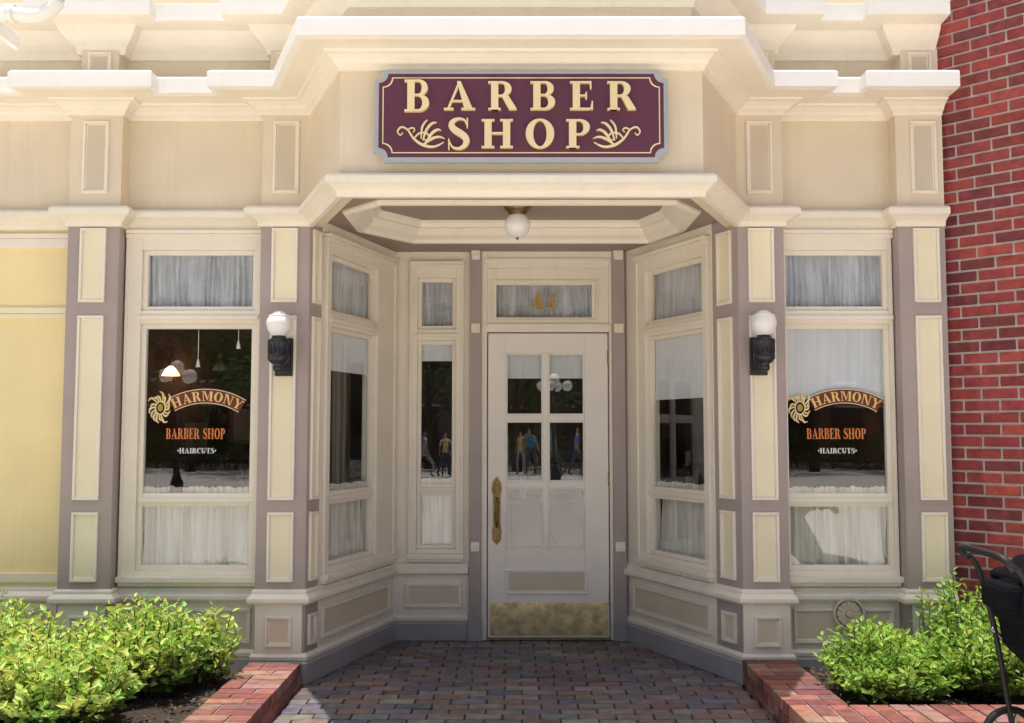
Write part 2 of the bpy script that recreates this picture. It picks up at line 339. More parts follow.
for p,n in ((pl,'a'),(pr,'b')):
    sweep('base_moulding_'+n,p,bm_,[M_TRIM],None,B)
    sweep('plinth_'+n,p,[(0,0),(.03,0),(.03,.125),(.018,.14),(-.01,.14),(-.01,0)],[M_GREY],None,B)
    sweep('plinth_cap_'+n,p,[(0,.141),(.022,.141),(.024,.165),(.01,.185),(-.01,.185),(-.01,.141)],[M_TRIM],None,B)

ZU=(2.36,2.695); ZL=(1.16,2.215); ZB=(.705,1.075)
def folds(A,x0,x1,z0,z1,y,m,amp=.012,lam=.035,seed=0,gather=True):
    rr=random.Random(seed); n=max(8,int((x1-x0)/.004)); v=[];f=[]
    ph=rr.random()*6; nz=8; p2=rr.random()*6
    for j in range(nz+1):
        z=z0+(z1-z0)*j/nz
        for i in range(n+1):
            x=x0+(x1-x0)*i/n
            t=1-(j/nz)*.35
            w=math.sin(x/lam*6.28+ph+1.7*math.sin(x*17+seed)+.9*math.sin(x*41+p2)+.12*j)*(.6+.5*math.sin(x*29+seed*2))
            w=math.copysign(abs(w)**.7,w)
            v.append((x+.004*math.sin(x*40+j*.8),y+amp*t*w+.006*math.sin(x*11+j*.5),z))
    for j in range(nz):
        for i in range(n):
            a=j*(n+1)+i; f.append((a,a+1,a+n+2,a+n+1))
    A.mesh(v,f,m)
def lace(A,x0,x1,z,y,m,seed=0):
    n=int((x1-x0)/.004); v=[];f=[]
    for j in range(5):
        for i in range(n+1):
            x=x0+(x1-x0)*i/n
            zz=[-.03,0,.016,.027,.033+.008*abs(math.sin(x*70+1.5*math.sin(x*19)))][j]
            a=[.004,.008,.012,.016,.018][j]
            v.append((x,y-.01+a*math.sin(x*120+seed+2*math.sin(x*33)),z+zz+.004*math.sin(x*37+seed)))
    for j in range(4):
        for i in range(n):
            q=j*(n+1)+i; f.append((q,q+1,q+n+2,q+n+1))
    A.mesh(v,f,m)
def window(name,x0,x1,g0,g1,y,M=None,shade=None,seed=0,cords=()):
    A=Asm(name+'_frame',B,M); T=M_TRIM
    f=y-.022; b=y+.10
    A.box(x0,g0-.03,f,b,.60,2.81,T); A.box(g1+.03,x1,f,b,.60,2.81,T)
    A.box(g0-.03,g1+.03,f+.002,b,2.725,2.81,T); A.box(g0-.03,g1+.03,f+.004,y+.055,ZL[1]+.03,ZU[0]-.03,T)
    A.box(g0-.03,g1+.03,f+.002,b,.60,.675,T)
    def sash(z0,z1,w,yy):
        A.box(g0-.03,g0,yy,yy+.04,z0-w,z1+w,T); A.box(g1,g1+.03,yy,yy+.04,z0-w,z1+w,T)
        A.box(g0,g1,yy+.002,yy+.04,z1,z1+w,T); A.box(g0,g1,yy+.002,yy+.04,z0-w,z0,T)
    sash(ZU[0],ZU[1],.03,y+.008)
    A.box(g0-.03,g0,y+.008,y+.048,ZB[0]-.03,ZL[1]+.03,T); A.box(g1,g1+.03,y+.008,y+.048,ZB[0]-.03,ZL[1]+.03,T)
    for a,c in ((ZL[1],ZL[1]+.03),(ZB[1],ZL[0]),(ZB[0]-.03,ZB[0])):
        A.box(g0,g1,y+.010,y+.048,a,c,T)
    A.box(g0-.028,g1+.028,y-.006,y+.02,ZB[1]+.028,ZL[0]-.028,T)
    bw=.014
    if g0-x0>.07: A.box(x0-.004,x0+bw,f-.014,f+.01,.64,2.80,T)
    if x1-g1>.07: A.box(x1-bw,x1+.004,f-.014,f+.01,.64,2.80,T)
    A.box(x0-.006,x1+.006,f-.02,f+.02,2.80,2.826,T); A.box(x0-.003,x1+.003,f-.034,f+.02,2.8265,2.85,T)
    A.box(x0-.01,x1+.01,f-.04,f+.02,.605,.64,T); A.box(x0,x1,f-.02,f+.02,.58,.6045,T)
    A.box(g0-.05,g1+.05,f-.016,f+.01,ZL[1]+.055,ZL[1]+.082,T)
    A.done(.003)
    G=Asm(name+'_glass',B,M)
    for z0,z1 in (ZU,ZL,ZB): G.mesh([(g0,y+.032,z0),(g1,y+.032,z0),(g1,y+.032,z1),(g0,y+.032,z1)],[(0,1,2,3)],M_GLASS)
    G.done(0,False,False)
    C=Asm(name+'_curtains',B,M)
    folds(C,g0-.02,g1+.02,ZU[0]-.04,ZU[1]+.03,y+.078,M_CURT,.016,.036,seed)
    folds(C,g0-.02,g1+.02,ZB[0]-.04,ZL[0]-.02,y+.092,M_CURT2,.032,.10,seed+5)
    lace(C,g0-.02,g1+.02,ZL[0]+.0,y+.062,M_LACE,seed)
    C.done(0,True)
    if shade:
        S=Asm(name+'_roller_shade',B,M); S.box(g0-.012,g1+.012,y+.055,y+.058,shade,ZL[1]+.04,M_SHADE); S.box(g0-.012,g1+.012,y+.051,y+.062,shade-.018,shade,M_SHADE); S.done(0)
    for cx,cz in cords:
        S=Asm(name+'_shade_cord',B,M); S.box(cx-.002,cx+.002,y+.062,y+.066,cz,ZL[1]+.03,M_WLET)
        S.poly([(cx-.004,cz),(cx+.004,cz),(cx+.013,cz-.05),(cx-.013,cz-.05)],y+.058,y+.072,M_WLET); S.done(0)
A=Asm('front_wall',B)
for (x0,x1),(w0,w1) in (((OL[1],IL[0]),(-2.485,-1.61)),((IR[1],OR[0]),(1.738,2.452))):
    A.box(x0,w0,YW,YW+.16,0,2.87,M_MAUVE); A.box(w1,x1,YW,YW+.16,0,2.87,M_MAUVE)
    A.box(w0,w1,YW,YW+.16,0,.60,M_TRIM); A.box(w0,w1,YW,YW+.16,2.81,2.87,M_TRIM)
    panel(A,w0+.04,w1-.04,.22,.44,YW,M_TAN2,M_TRIM)
A.box(-9,OL[0],YW,YW+.16,0,2.87,M_YELW)
for z0,z1,d in ((2.74,2.80,.02),(2.801,2.83,.035),(2.28,2.31,.02),(2.311,2.35,.03),(.60,.66,.02)):
    A.box(-9,OL[0],YW-d,YW+.01,z0,z1,M_TRIM if z0>2.5 else M_YEL)
A.box(-9,OL[0],YW-.012,YW+.01,.19,.47,M_TRIM)
panel(A,-3.9,-2.92,.23,.44,YW-.012,M_TAN2,M_TRIM)
A.done()
window('left_window',-2.485,-1.61,-2.36,-1.68,YW,None,None,1,((-2.04,2.02),(-1.78,2.14)))
window('right_window',1.738,2.452,1.772,2.40,YW,None,1.78,2,())
def frameM(a,b):
    d=(Vector(b)-Vector(a)).normalized()
    return Matrix(((d.x,-d.y,0,a[0]),(d.y,d.x,0,a[1]),(0,0,1,0),(0,0,0,1)))
ML=frameM(*DL); MR=frameM(*DR); LL=(Vector(DL[1])-Vector(DL[0])).length; LR=(Vector(DR[1])-Vector(DR[0])).length
A=Asm('recess_wall_a',B,ML)
A.box(.001,.17,0,.10,.0,2.93,M_MAUVE); panel(A,.035,.135,2.37,2.845,0,M_YEL,M_TRIM); panel(A,.035,.135,1.125,2.285,0,M_YEL,M_TRIM); panel(A,.035,.135,.62,1.05,0,M_YEL,M_TRIM); panel(A,.035,.135,.225,.415,0,M_TAN2,M_TRIM)
A.box(.17,LL,.002,.12,0,.60,M_TRIM); A.box(.17,LL,.002,.12,2.81,2.93,M_TRIM); A.box(1.30,LL,.002,.12,.6,2.81,M_TRIM); A.box(.17,.186,.002,.12,.6,2.81,M_TRIM)
panel(A,.22,1.28,.23,.43,.002,M_TAN2,M_TRIM,.02); A.done()
window('left_recess_window',.187,1.30,.298,.966,.002,ML,1.98,3,((.40,1.80),))
A=Asm('recess_wall_b',B,MR)
A.box(LR-.28,LR-.001,0,.10,0,2.93,M_MAUVE)
for z0,z1,fm in ((2.37,2.845,M_YEL),(1.125,2.285,M_YEL),(.62,1.05,M_YEL),(.225,.415,M_TAN2)): panel(A,LR-.215,LR-.065,z0,z1,0,fm,M_TRIM)
A.box(0,LR-.28,.002,.12,0,.60,M_TRIM); A.box(0,LR-.28,.002,.12,2.81,2.93,M_TRIM); A.box(0,.215,.002,.12,.6,2.81,M_TRIM); A.box(1.125,LR-.28,.002,.12,.6,2.81,M_TRIM)
panel(A,.10,1.08,.23,.43,.002,M_TAN2,M_TRIM,.02); A.done()
window('right_recess_window',.216,1.124,.355,1.02,.002,MR,1.80,4,())
A=Asm('entry_wall',B)
A.box(-.92,-.775,YB,YB+.14,0,2.93,M_TRIM); A.box(-.775,-.372,YB,YB+.14,0,.60,M_TRIM); A.box(-.775,-.372,YB,YB+.14,2.81,2.93,M_TRIM); A.box(-.372,-.32,YB,YB+.14,0,2.93,M_TRIM)
panel(A,-.80,-.38,.24,.42,YB,M_TAN2,M_TRIM,.02)
for x0,x1 in ((-.32,-.232),(.762,.857)):
    A.box(x0,x1,YB-.05,YB+.14,0,2.93,M_MAUVE)
    for z in (2.86,2.30,.66): A.box(x0+.012,x1-.012,YB-.066,YB-.04,z,z+.07,M_TRIM); A.box(x0+.028,x1-.028,YB-.074,YB-.06,z+.018,z+.052,M_TRIM)
    A.box(x0-.006,x1+.006,YB-.058,YB-.03,0,.15,M_GREY)
A.box(-.232,-.19,YB-.02,YB+.14,0,2.93,M_TRIM); A.box(.738,.762,YB-.02,YB+.14,0,2.93,M_TRIM)
A.box(-.19,.738,YB-.018,YB+.14,2.80,2.93,M_TRIM); A.box(-.19,.738,YB-.018,YB+.14,2.31,2.375,M_TRIM)
A.box(-.20,.748,YB-.034,YB,2.345,2.372,M_TRIM); A.box(-.21,.75,YB-.036,YB,2.85,2.875,M_TRIM)
A.box(-.19,-.12,YB-.006,YB+.06,2.375,2.80,M_TRIM); A.box(.61,.738,YB-.006,YB+.06,2.375,2.80,M_TRIM)
A.box(-.12,.61,YB-.004,YB+.06,2.375,2.425,M_TRIM); A.box(-.12,.61,YB-.004,YB+.06,2.675,2.80,M_TRIM)
panel(A,-.165,.655,2.39,2.71,YB-.006,None,M_TRIM,.016,.014)
A.done(.003)
window('sidelight_window',-.775,-.372,-.69,-.456,YB,None,2.11,6,())
# door
D=empty('entrance_door',B)
A=Asm('door_leaf',D); yd=YB+.015
dx0,dx1=-.183,.731; cols=((-.046,.236),(.276,.552)); rows=((1.678,2.15),(1.173,1.633),(.672,1.128))
A.box(dx0,cols[0][0],yd,yd+.05,.015,2.302,M_DOOR); A.box(cols[1][1],dx1,yd,yd+.05,.015,2.302,M_DOOR)
A.box(cols[0][0],cols[1][1],yd+.001,yd+.05,2.15,2.302,M_DOOR); A.box(cols[0][0],cols[1][1],yd+.001,yd+.05,.015,.672,M_DOOR)
A.box(cols[0][1],cols[1][0],yd+.006,yd+.045,.672,2.15,M_DOOR)
for a,b in ((1.128,1.173),(1.633,1.678)):
    for c in cols: A.box(c[0],c[1],yd+.007,yd+.045,a,b,M_DOOR)
for c in cols:
    for r in rows:
        x0,x1=c; z0,z1=r; t=.012
        for q in ((x0,x1,z1-t,z1),(x0,x1,z0,z0+t),(x0,x0+t,z0+t,z1-t),(x1-t,x1,z0+t,z1-t)): A.box(q[0],q[1],yd+.013,yd+.035,q[2],q[3],M_DOOR)
panel(A,-.05,.57,.335,.52,yd,M_TAN2,M_DOOR,.018,.012)
A.box(-.19,.738,YB-.03,YB+.12,.0,.014,M_BRASSD)
A.done(.003)
A=Asm('kick_plate',D); A.box(dx0+.02,dx1-.01,yd-.004,yd,.03,.275,M_BRASS)
for i in range(9):
    for z in (.042,.263): A.box(dx0+.035+i*.106,dx0+.041+i*.106,yd-.006,yd-.003,z-.003,z+.003,M_BRASSD)
A.done(.001)
G=Asm('door_glass',D)
for c in cols:
    for r in rows: G.mesh([(c[0],yd+.024,r[0]),(c[1],yd+.024,r[0]),(c[1],yd+.024,r[1]),(c[0],yd+.024,r[1])],[(0,1,2,3)],M_GLASSD)
G.mesh([(-.12,YB+.03,2.42),(.61,YB+.03,2.42),(.61,YB+.03,2.68),(-.12,YB+.03,2.68)],[(0,1,2,3)],M_GLASS)
G.done(0,False,False)
A=Asm('door_blind',D); A.box(-.08,.60,yd+.06,yd+.063,1.96,2.2,M_SHADE); folds(A,-.14,.63,2.38,2.74,YB+.08,M_CURT,.014,.034,9); A.done(0,False)
A=Asm('door_handle',D); hx=-.115
A.poly([(hx-.033,.74),(hx,.70),(hx+.033,.74),(hx+.036,.80),(hx+.026,.86),(hx+.028,1.06),(hx+.038,1.12),(hx+.03,1.17),(hx,1.215),(hx-.03,1.17),(hx-.038,1.12),(hx-.028,1.06),(hx-.026,.86),(hx-.036,.80)],yd,yd-.008,M_BRASSD)
A.poly(arc(hx,1.12,.022,.022,.006,.006,0,180)+[],yd-.007,yd-.016,M_BRASSD); A.poly(arc(hx,1.12,.022,.022,.006,.006,180,360),yd-.007,yd-.016,M_BRASSD)
A.done(.002)
tube('door_pull',[(hx,yd-.005,1.05),(hx,yd-.05,1.03),(hx,yd-.065,.95),(hx,yd-.05,.86),(hx,yd-.005,.84)],.011,M_BRASSD,D)
A=Asm('door_hinges',D)
for z in (2.12,1.2,.30): A.box(dx1-.004,dx1+.012,yd-.012,yd+.004,z-.05,z+.05,M_BRASSD)
A.done(.002)
A=Asm('house_number',D); text(A,'4',.145,.235,2.492,.115,YB+.027,.003,M_GOLDE,wide=1.15); text(A,'3',.262,.345,2.492,.115,YB+.027,.003,M_GOLDE,wide=1.15); A.done(0)
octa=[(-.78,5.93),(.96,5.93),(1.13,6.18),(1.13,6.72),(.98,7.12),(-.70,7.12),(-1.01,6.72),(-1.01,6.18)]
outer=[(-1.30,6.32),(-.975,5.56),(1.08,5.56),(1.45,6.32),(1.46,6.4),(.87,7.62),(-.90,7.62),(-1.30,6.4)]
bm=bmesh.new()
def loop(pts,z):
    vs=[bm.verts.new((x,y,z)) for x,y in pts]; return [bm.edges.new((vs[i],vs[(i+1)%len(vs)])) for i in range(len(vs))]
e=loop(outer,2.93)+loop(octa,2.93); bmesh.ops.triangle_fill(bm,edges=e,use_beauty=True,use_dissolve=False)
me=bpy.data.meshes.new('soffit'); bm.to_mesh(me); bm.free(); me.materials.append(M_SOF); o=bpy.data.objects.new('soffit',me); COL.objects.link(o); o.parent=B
def ins(pts,d):
    n=len(pts); out=[]
    P=[Vector(p) for p in pts]
    for i in range(n):
        d1=(P[i]-P[i-1]).normalized(); d2=(P[(i+1)%n]-P[i]).normalized()
        n1=Vector((-d1.y,d1.x)); n2=Vector((-d2.y,d2.x)); m=(n1+n2)/(1+n1.dot(n2)); out.append(tuple(P[i]+m*d))
    return out
def ringsweep(name,prof,mat):
    v=[];f=[];n=len(octa);k=len(prof)
    for o,z in prof:
        for x,y in ins(octa,o): v.append((x,y,z))
    for j in range(k):
        for i in range(n):
            a=j*n+i;b=j*n+(i+1)%n;c=((j+1)%k)*n; f.append((a,b,c+(i+1)%n,c+i))
    return mkobj(name,v,f,[mat],None,B,None,.002)
ringsweep('soffit_tray_moulding',[(-.05,2.932),(-.05,2.915),(-.03,2.905),(.0,2.905),(.012,2.93),(.05,2.955),(.07,2.985),(.07,2.998),(.10,3.0),(.11,3.03),(.13,3.045),(.13,3.06),(-.02,3.06)],M_TRIM)
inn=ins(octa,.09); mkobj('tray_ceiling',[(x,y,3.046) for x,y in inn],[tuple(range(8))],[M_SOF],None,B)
A=Asm('building_mass',B)
A.box(-9,-8.85,6.6,14,0,6,M_TAN); A.box(2.60,2.74,6.6,14,0,6,M_TAN); A.box(-9,2.74,14,14.15,0,6,M_TAN); A.box(-8.9,2.6,6.62,14,5.9,5.99,M_GREY)
A.done(0)
mkobj('bay_roof',[(-1.2,6.5,5.97),(-.93,5.64,5.97),(1.03,5.64,5.97),(1.36,6.5,5.97)],[(0,1,2,3)],[M_GREY],None,B)
R=Asm('vent_rosette',B); cx,cz,y=2.12,.41,YW-.024
for i in range(12):
    a=i*math.pi/6; ca,sa=math.cos(a),math.sin(a); q=[(.022,-.006),(.068,-.017),(.08,0),(.068,.017),(.022,.006)]
    R.poly([(cx+r*ca-t*sa,cz+r*sa+t*ca) for r,t in q],y,y-.012-.0005*i,M_TAN2)
R.poly(arc(cx,cz,.10,.10,.086,.086,0,180,20),y+.02,y-.02,M_TAN2); R.poly(arc(cx,cz,.10,.10,.086,.086,180,360,20),y+.02,y-.02,M_TAN2)
R.poly([(cx+.088*math.cos(i*.3142),cz+.088*math.sin(i*.3142)) for i in range(20)],y+.02,y-.002,M_MAUVE)
R.poly([(cx+.02*math.cos(i*.628),cz+.02*math.sin(i*.628)) for i in range(10)],y,y-.03,M_TAN2)
R.done(.002)
# ------------------------------------------------ interior
IN=empty('shop_interior',B)
pts=[(-5,6.58),(-1.42,6.58),(-1.0,7.76),(.95,7.76),(1.60,6.58),(2.59,6.58),(2.59,9.6),(-5,9.6)]
A=Asm('interior_shell',IN)
A.mesh([(x,y,2.865) for x,y in pts],[tuple(range(8))],M_INTC); A.mesh([(x,y,.01) for x,y in pts],[tuple(range(8))],M_INTD)
A.box(-5,2.59,9.6,9.7,0,2.9,M_INT); A.box(-5.1,-5,6.58,9.6,0,2.9,M_INT); A.box(2.585,2.598,6.58,9.6,0,2.9,M_INT)
for x in (-4.0,-2.4,-.9,.7,2.0): panel(A,x-.5,x+.5,1.2,2.3,9.6,M_INTD,M_INTD,.05,.03)
A.box(-5,2.59,9.2,9.6,.0,.9,M_INTD); A.box(-5,2.59,9.17,9.6,.9,.94,M_INTC)
A.done(.004)
A=Asm('shelf_goods',IN)
for i in range(26):
    x=-4.4+i*.26+random.random()*.1; h=.1+random.random()*.18; c=random.choice([M_WLET,M_BRASS,M_TAN2,M_RED,M_SILVER])
    A.box(x,x+.06,9.3,9.36,.941,.941+h,c); A.box(x+.02,x+.04,9.32,9.34,.94+h,.98+h,c)
A.done(.008)
A=Asm('picture_frames',IN)
for x,z,w,h,c in ((-3.75,1.55,.34,.44,M_TAN2),(-3.0,1.5,.28,.34,M_SILVER),(-2.55,1.62,.26,.36,M_TAN2),(2.15,1.5,.3,.4,M_TAN2)):
    A.box(x-w/2,x+w/2,9.53,9.565,z-h/2,z+h/2,M_BRASSD); A.box(x-w/2+.03,x+w/2-.03,9.525,9.53,z-h/2+.03,z+h/2-.03,c)
A.done(.004)
for i,(x,z) in enumerate(((-3.22,2.08),(-2.75,2.12))):
    lathe('wall_lamp_shade_%d'%i,[(.02,.09),(.05,.06),(.085,0),(.08,.0)],M_LAMPON if i==0 else M_GLOBE,(x,9.42,z),20,IN)
    lathe('wall_lamp_base_%d'%i,[(.012,.2),(.03,.15),(.012,.1),(.02,.085)],M_BRASS,(x,9.42,z),14,IN)
def chair(x,y):
    C=Asm('barber_chair',IN)
    C.box(x-.28,x+.28,y-.28,y+.25,.50,.62,M_RUB); C.box(x-.27,x+.27,y+.2,y+.30,.62,1.15,M_RUB); C.box(x-.14,x+.14,y+.2,y+.28,1.18,1.36,M_RUB)
    C.box(x-.35,x-.29,y-.25,y+.22,.78,.84,M_SILVER); C.box(x+.29,x+.35,y-.25,y+.22,.78,.84,M_SILVER)
    C.box(x-.34,x-.31,y-.05,y+.05,.55,.78,M_SILVER); C.box(x+.31,x+.34,y-.05,y+.05,.55,.78,M_SILVER)
    C.box(x-.2,x+.2,y-.6,y-.45,.2,.24,M_SILVER); C.done(.02)
    lathe('chair_base',[(.3,0.01),(.28,.05),(.08,.08),(.06,.5)],M_SILVER,(x,y,0),24,IN)
chair(-2.5,8.0); chair(1.9,8.2); chair(-3.6,8.1)
# ------------------------------------------------ window lettering
def lettering(name,ex,x0,x1,bx0,bx1,hx0,hx1):
    A=Asm(name,B); y=YW+.030; rl=random.Random(8)
    for i in range(17):   # plain gold leaf wreath, a neutral ornament
        a=i*2*math.pi/17; r0=.035; r1=.058+.030*rl.random(); b0=a+.35
        c0=(ex+.8*r0*math.cos(a),1.705+1.05*r0*math.sin(a)); c1=(ex+.85*r1*math.cos(a+.25),1.705+1.15*r1*math.sin(a+.25)); c2_=(ex+.85*(r1+.012)*math.cos(b0+.2),1.705+1.15*(r1+.012)*math.sin(b0+.2))
        A.poly(stroke([c0,c1,c2_],[.006,.014,.003],4),y,y-.0015-.0002*i,M_GOLD if i%3 else M_ORANGE)
    A.poly(arc(ex,1.705,.036,.046,.028,.037,0,180,14),y,y-.006,M_GOLD); A.poly(arc(ex,1.705,.036,.046,.028,.037,180,360,14),y,y-.006,M_GOLD)
    A.poly([(ex+.018*math.cos(i*.4189),1.705+.024*math.sin(i*.4189)) for i in range(15)],y,y-.005,M_GOLDE)
    xc=(x0+x1)/2-.01; R=.42; zc=1.745-R
    def cv(a,b):
        th=(a-xc)/R; r=R+(b-1.68); return (xc+r*math.sin(th),zc+r*math.cos(th))
    def strip(b0,b1,a0=x0-.0,a1=x1+.0,n=20):
        t=[cv(a0+(a1-a0)*i/n,b0) for i in range(n+1)]; u=[cv(a0+(a1-a0)*i/n,b1) for i in range(n+1)]; return t+u[::-1]
    A.poly(strip(1.674,1.758),y,y-.0008,M_BAND)
    A.poly(strip(1.669,1.674),y,y-.002,M_GOLD); A.poly(strip(1.758,1.763),y,y-.002,M_GOLD)
    text(A,'HARMONY',x0+.004,x1-.004,1.685,.062,y,.003,M_ORANGE,curve=cv,step=.0002)
    text(A,'BARBER SHOP',bx0,bx1,1.505,.068,y,.003,M_RED,step=.0002)
    text(A,'(HAIRCUTS(',hx0,hx1,1.413,.034,y,.003,M_WLET,step=.0002)
    A.done(0)
lettering('window_lettering',-2.265,-2.185,-1.745,-2.225,-1.845,-2.15,-1.90)
lettering('window_lettering_b',1.855,1.94,2.365,1.895,2.275,1.965,2.215)

# ------------------------------------------------ sign
S=empty('barber_shop_sign')
def notch(x0,x1,z0,z1,r,n=7):
    out=[]
    for cx,cz,a0 in ((x0,z0,90),(x1,z0,180),(x1,z1,270),(x0,z1,0)):
        for i in range(n+1):
            a=math.radians(a0-90*i/n); out.append((cx+r*math.cos(a),cz+r*math.sin(a)))
    return out
sx0,sx1,sz0,sz1=-.760,.862,3.035,3.552
A=Asm('board',S)
A.poly(notch(sx0,sx1,sz0,sz1,.052),5.46,5.42,M_SILVER)
A.poly(notch(sx0+.012,sx1-.012,sz0+.012,sz1-.012,.052),5.42,5.414,M_SILVER)
A.poly(notch(sx0+.024,sx1-.024,sz0+.024,sz1-.024,.052),5.414,5.411,M_MAROON)
A.box(sx0+.1,sx1-.1,5.46,5.5,sz0+.1,sz1-.1,M_SILVER)
a=notch(sx0+.045,sx1-.045,sz0+.045,sz1-.045,.052); b=notch(sx0+.051,sx1-.051,sz0+.051,sz1-.051,.052); n=len(a)
v=[(p[0],5.4095,p[1]) for p in a]+[(p[0],5.4095,p[1]) for p in b]
A.mesh(v,[(i,(i+1)%n,n+(i+1)%n,n+i) for i in range(n)],M_GOLD)
A.done(0)
A=Asm('letters',S)
text(A,'BARBER',-.592,.682,3.318,.160,5.411,.026,M_GOLD,big=1.12,wide=1.20)
text(A,'SHOP',-.357,.432,3.105,.160,5.411,.026,M_GOLD,big=1.12,wide=1.20)
A.done(.0015)
A=Asm('scrolls',S)
def scroll(cx,cz,sg):
    def T(l): return [(cx+sg*x,cz+z) for x,z in l]
    k=0
    for pts,w in (
      ([(.115,-.05),(.06,-.075),(0,-.065),(-.05,-.03),(-.085,.02),(-.12,.035),(-.14,.01),(-.125,-.01),(-.112,.004)],[.004,.012,.015,.012,.009,.009,.008,.006,.005]),
      ([(-.05,-.03),(-.02,.0),(.02,.0),(.035,-.025),(.015,-.04),(.004,-.025)],[.006,.009,.010,.009,.007,.005]),
      ([(0,-.065),(.05,-.03),(.09,-.02),(.12,-.03)],[.008,.014,.010,.003]),
      ([(.015,-.055),(.05,0),(.08,.02),(.10,.015)],[.008,.015,.012,.003]),
      ([(.0,-.04),(.02,.02),(.05,.055),(.075,.06)],[.006,.014,.012,.003]),
      ([(-.01,-.03),(-.005,.03),(.01,.06),(.025,.075)],[.006,.011,.009,.003]),
      ([(-.085,.02),(-.06,.03),(-.045,.02),(-.055,.005)],[.005,.007,.006,.004])):
        A.poly(stroke(T(pts),w,5),5.411,5.400-k*.0006,M_GOLD); k+=1
scroll(-.49,3.19,1); scroll(.565,3.19,-1)
A.done(0)

# ------------------------------------------------ lanterns
def lantern(x,z):
    E=empty('wall_lantern'); y=YP-.16
    A=Asm('bracket',E)
    A.box(x-.055,x+.055,YP-.03,YP-.001,z-.30,z-.06,M_BLACK); A.box(x-.04,x+.04,YP-.045,YP-.03,z-.28,z-.08,M_BLACK)
    A.box(x-.018,x+.018,y,YP-.04,z-.20,z-.15,M_BLACK); A.done(.006)
    lathe('cup',[(.012,-.285),(.03,-.275),(.034,-.25),(.028,-.24),(.05,-.225),(.066,-.205),(.066,-.175),(.058,-.17),(.062,-.12),(.068,-.10),(.068,-.085),(.05,-.078),(.04,-.06),(.03,-.06)],M_BLACK,(x,y,z),28,E)
    A=Asm('flutes',E)
    for i in range(14):
        a=i*2*math.pi/14; px,py=x+.062*math.cos(a),y+.062*math.sin(a); A.box(px-.005,px+.005,py-.005,py+.005,z-.17,z-.105,M_BLACK)
    A.done(.002)
    lathe('globe',[(.035,-.062),(.05,-.055),(.072,-.02),(.080,.015),(.076,.042),(.064,.062),(.05,.072),(.048,.076),(.03,.09),(.012,.096),(.001,.097)],M_GLOBE,(x,y,z),32,E)
    lathe('globe_ring',[(.066,.060),(.069,.064),(.066,.068),(.05,.07)],M_GLOBE,(x,y,z),32,E)
lantern(-1.437,2.20); lantern(1.553,2.205)
E=empty('ceiling_lamp')
lathe('mount',[(.03,.0),(.085,-.004),(.092,-.02),(.075,-.04),(.06,-.055),(.055,-.07)],M_BRASSD,(.035,6.52,3.046),28,E)
lathe('shade',[(.053,-.065),(.06,-.075),(.082,-.11),(.086,-.14),(.075,-.18),(.05,-.205),(.02,-.215),(.002,-.217)],M_GLOBE,(.035,6.52,3.046),28,E)
lathe('finial',[(.008,-.216),(.01,-.225),(.002,-.235)],M_BRASSD,(.035,6.52,3.046),14,E)
# drain pipe elbow, top-left, carried clear of the cornices
E=empty('drain_pipe')
tube('pipe',[(-3.05,5.74,6.0),(-3.02,5.74,4.5),(-2.72,5.74,4.16),(-2.70,5.74,4.06),(-2.80,5.74,4.0),(-2.95,5.74,4.01),(-3.10,5.76,4.0),(-3.5,5.8,3.97),(-4.2,5.85,3.95)],.042,M_WHITE,E,16)
tube('collar_a',[(-2.775,5.74,4.21),(-2.745,5.74,4.175)],.052,M_WHITE,E,16,sm=False)
tube('collar_b',[(-2.93,5.74,4.01),(-2.97,5.74,4.011)],.052,M_WHITE,E,16,sm=False)
A=Asm('strap',E); A.box(-3.14,-3.11,5.76,6.16,3.955,4.045,M_WHITE); A.done(.004)

# ------------------------------------------------ brick things
def vary(c,a,rr): 
    k=1+(rr.random()-.5)*a; return (c[0]*k,c[1]*k*(1+(rr.random()-.5)*.25),c[2]*k*(1+(rr.random()-.5)*.25))
E=empty('brick_building')
rr=random.Random(3)
Mb=frameM((2.768,6.36),(2.768+2.2,6.36-2.2))
A=Asm('brick_face',E,Mb); bw,bh,j=.203,.060,.014
row=0; z=-.02
while z<6.2:
    x=-(bw+j)/2*(row%2)
    while x<3.1:
        d=rr.random()*.004
        A.box(max(x,0),min(x+bw,3.1),-.004-d,.09,z,z+bh,M_BRICKA,vary(rr.choice([(.26,.040,.036),(.30,.052,.043),(.23,.037,.035),(.17,.032,.034),(.28,.045,.04)]),.35,rr))
        x+=bw+j
    z+=bh+j; row+=1
A.done(.004)
A=Asm('brick_core',E,Mb); A.box(.003,3.1,.003,.6,-.02,6.2,M_MORT); A.done(0)
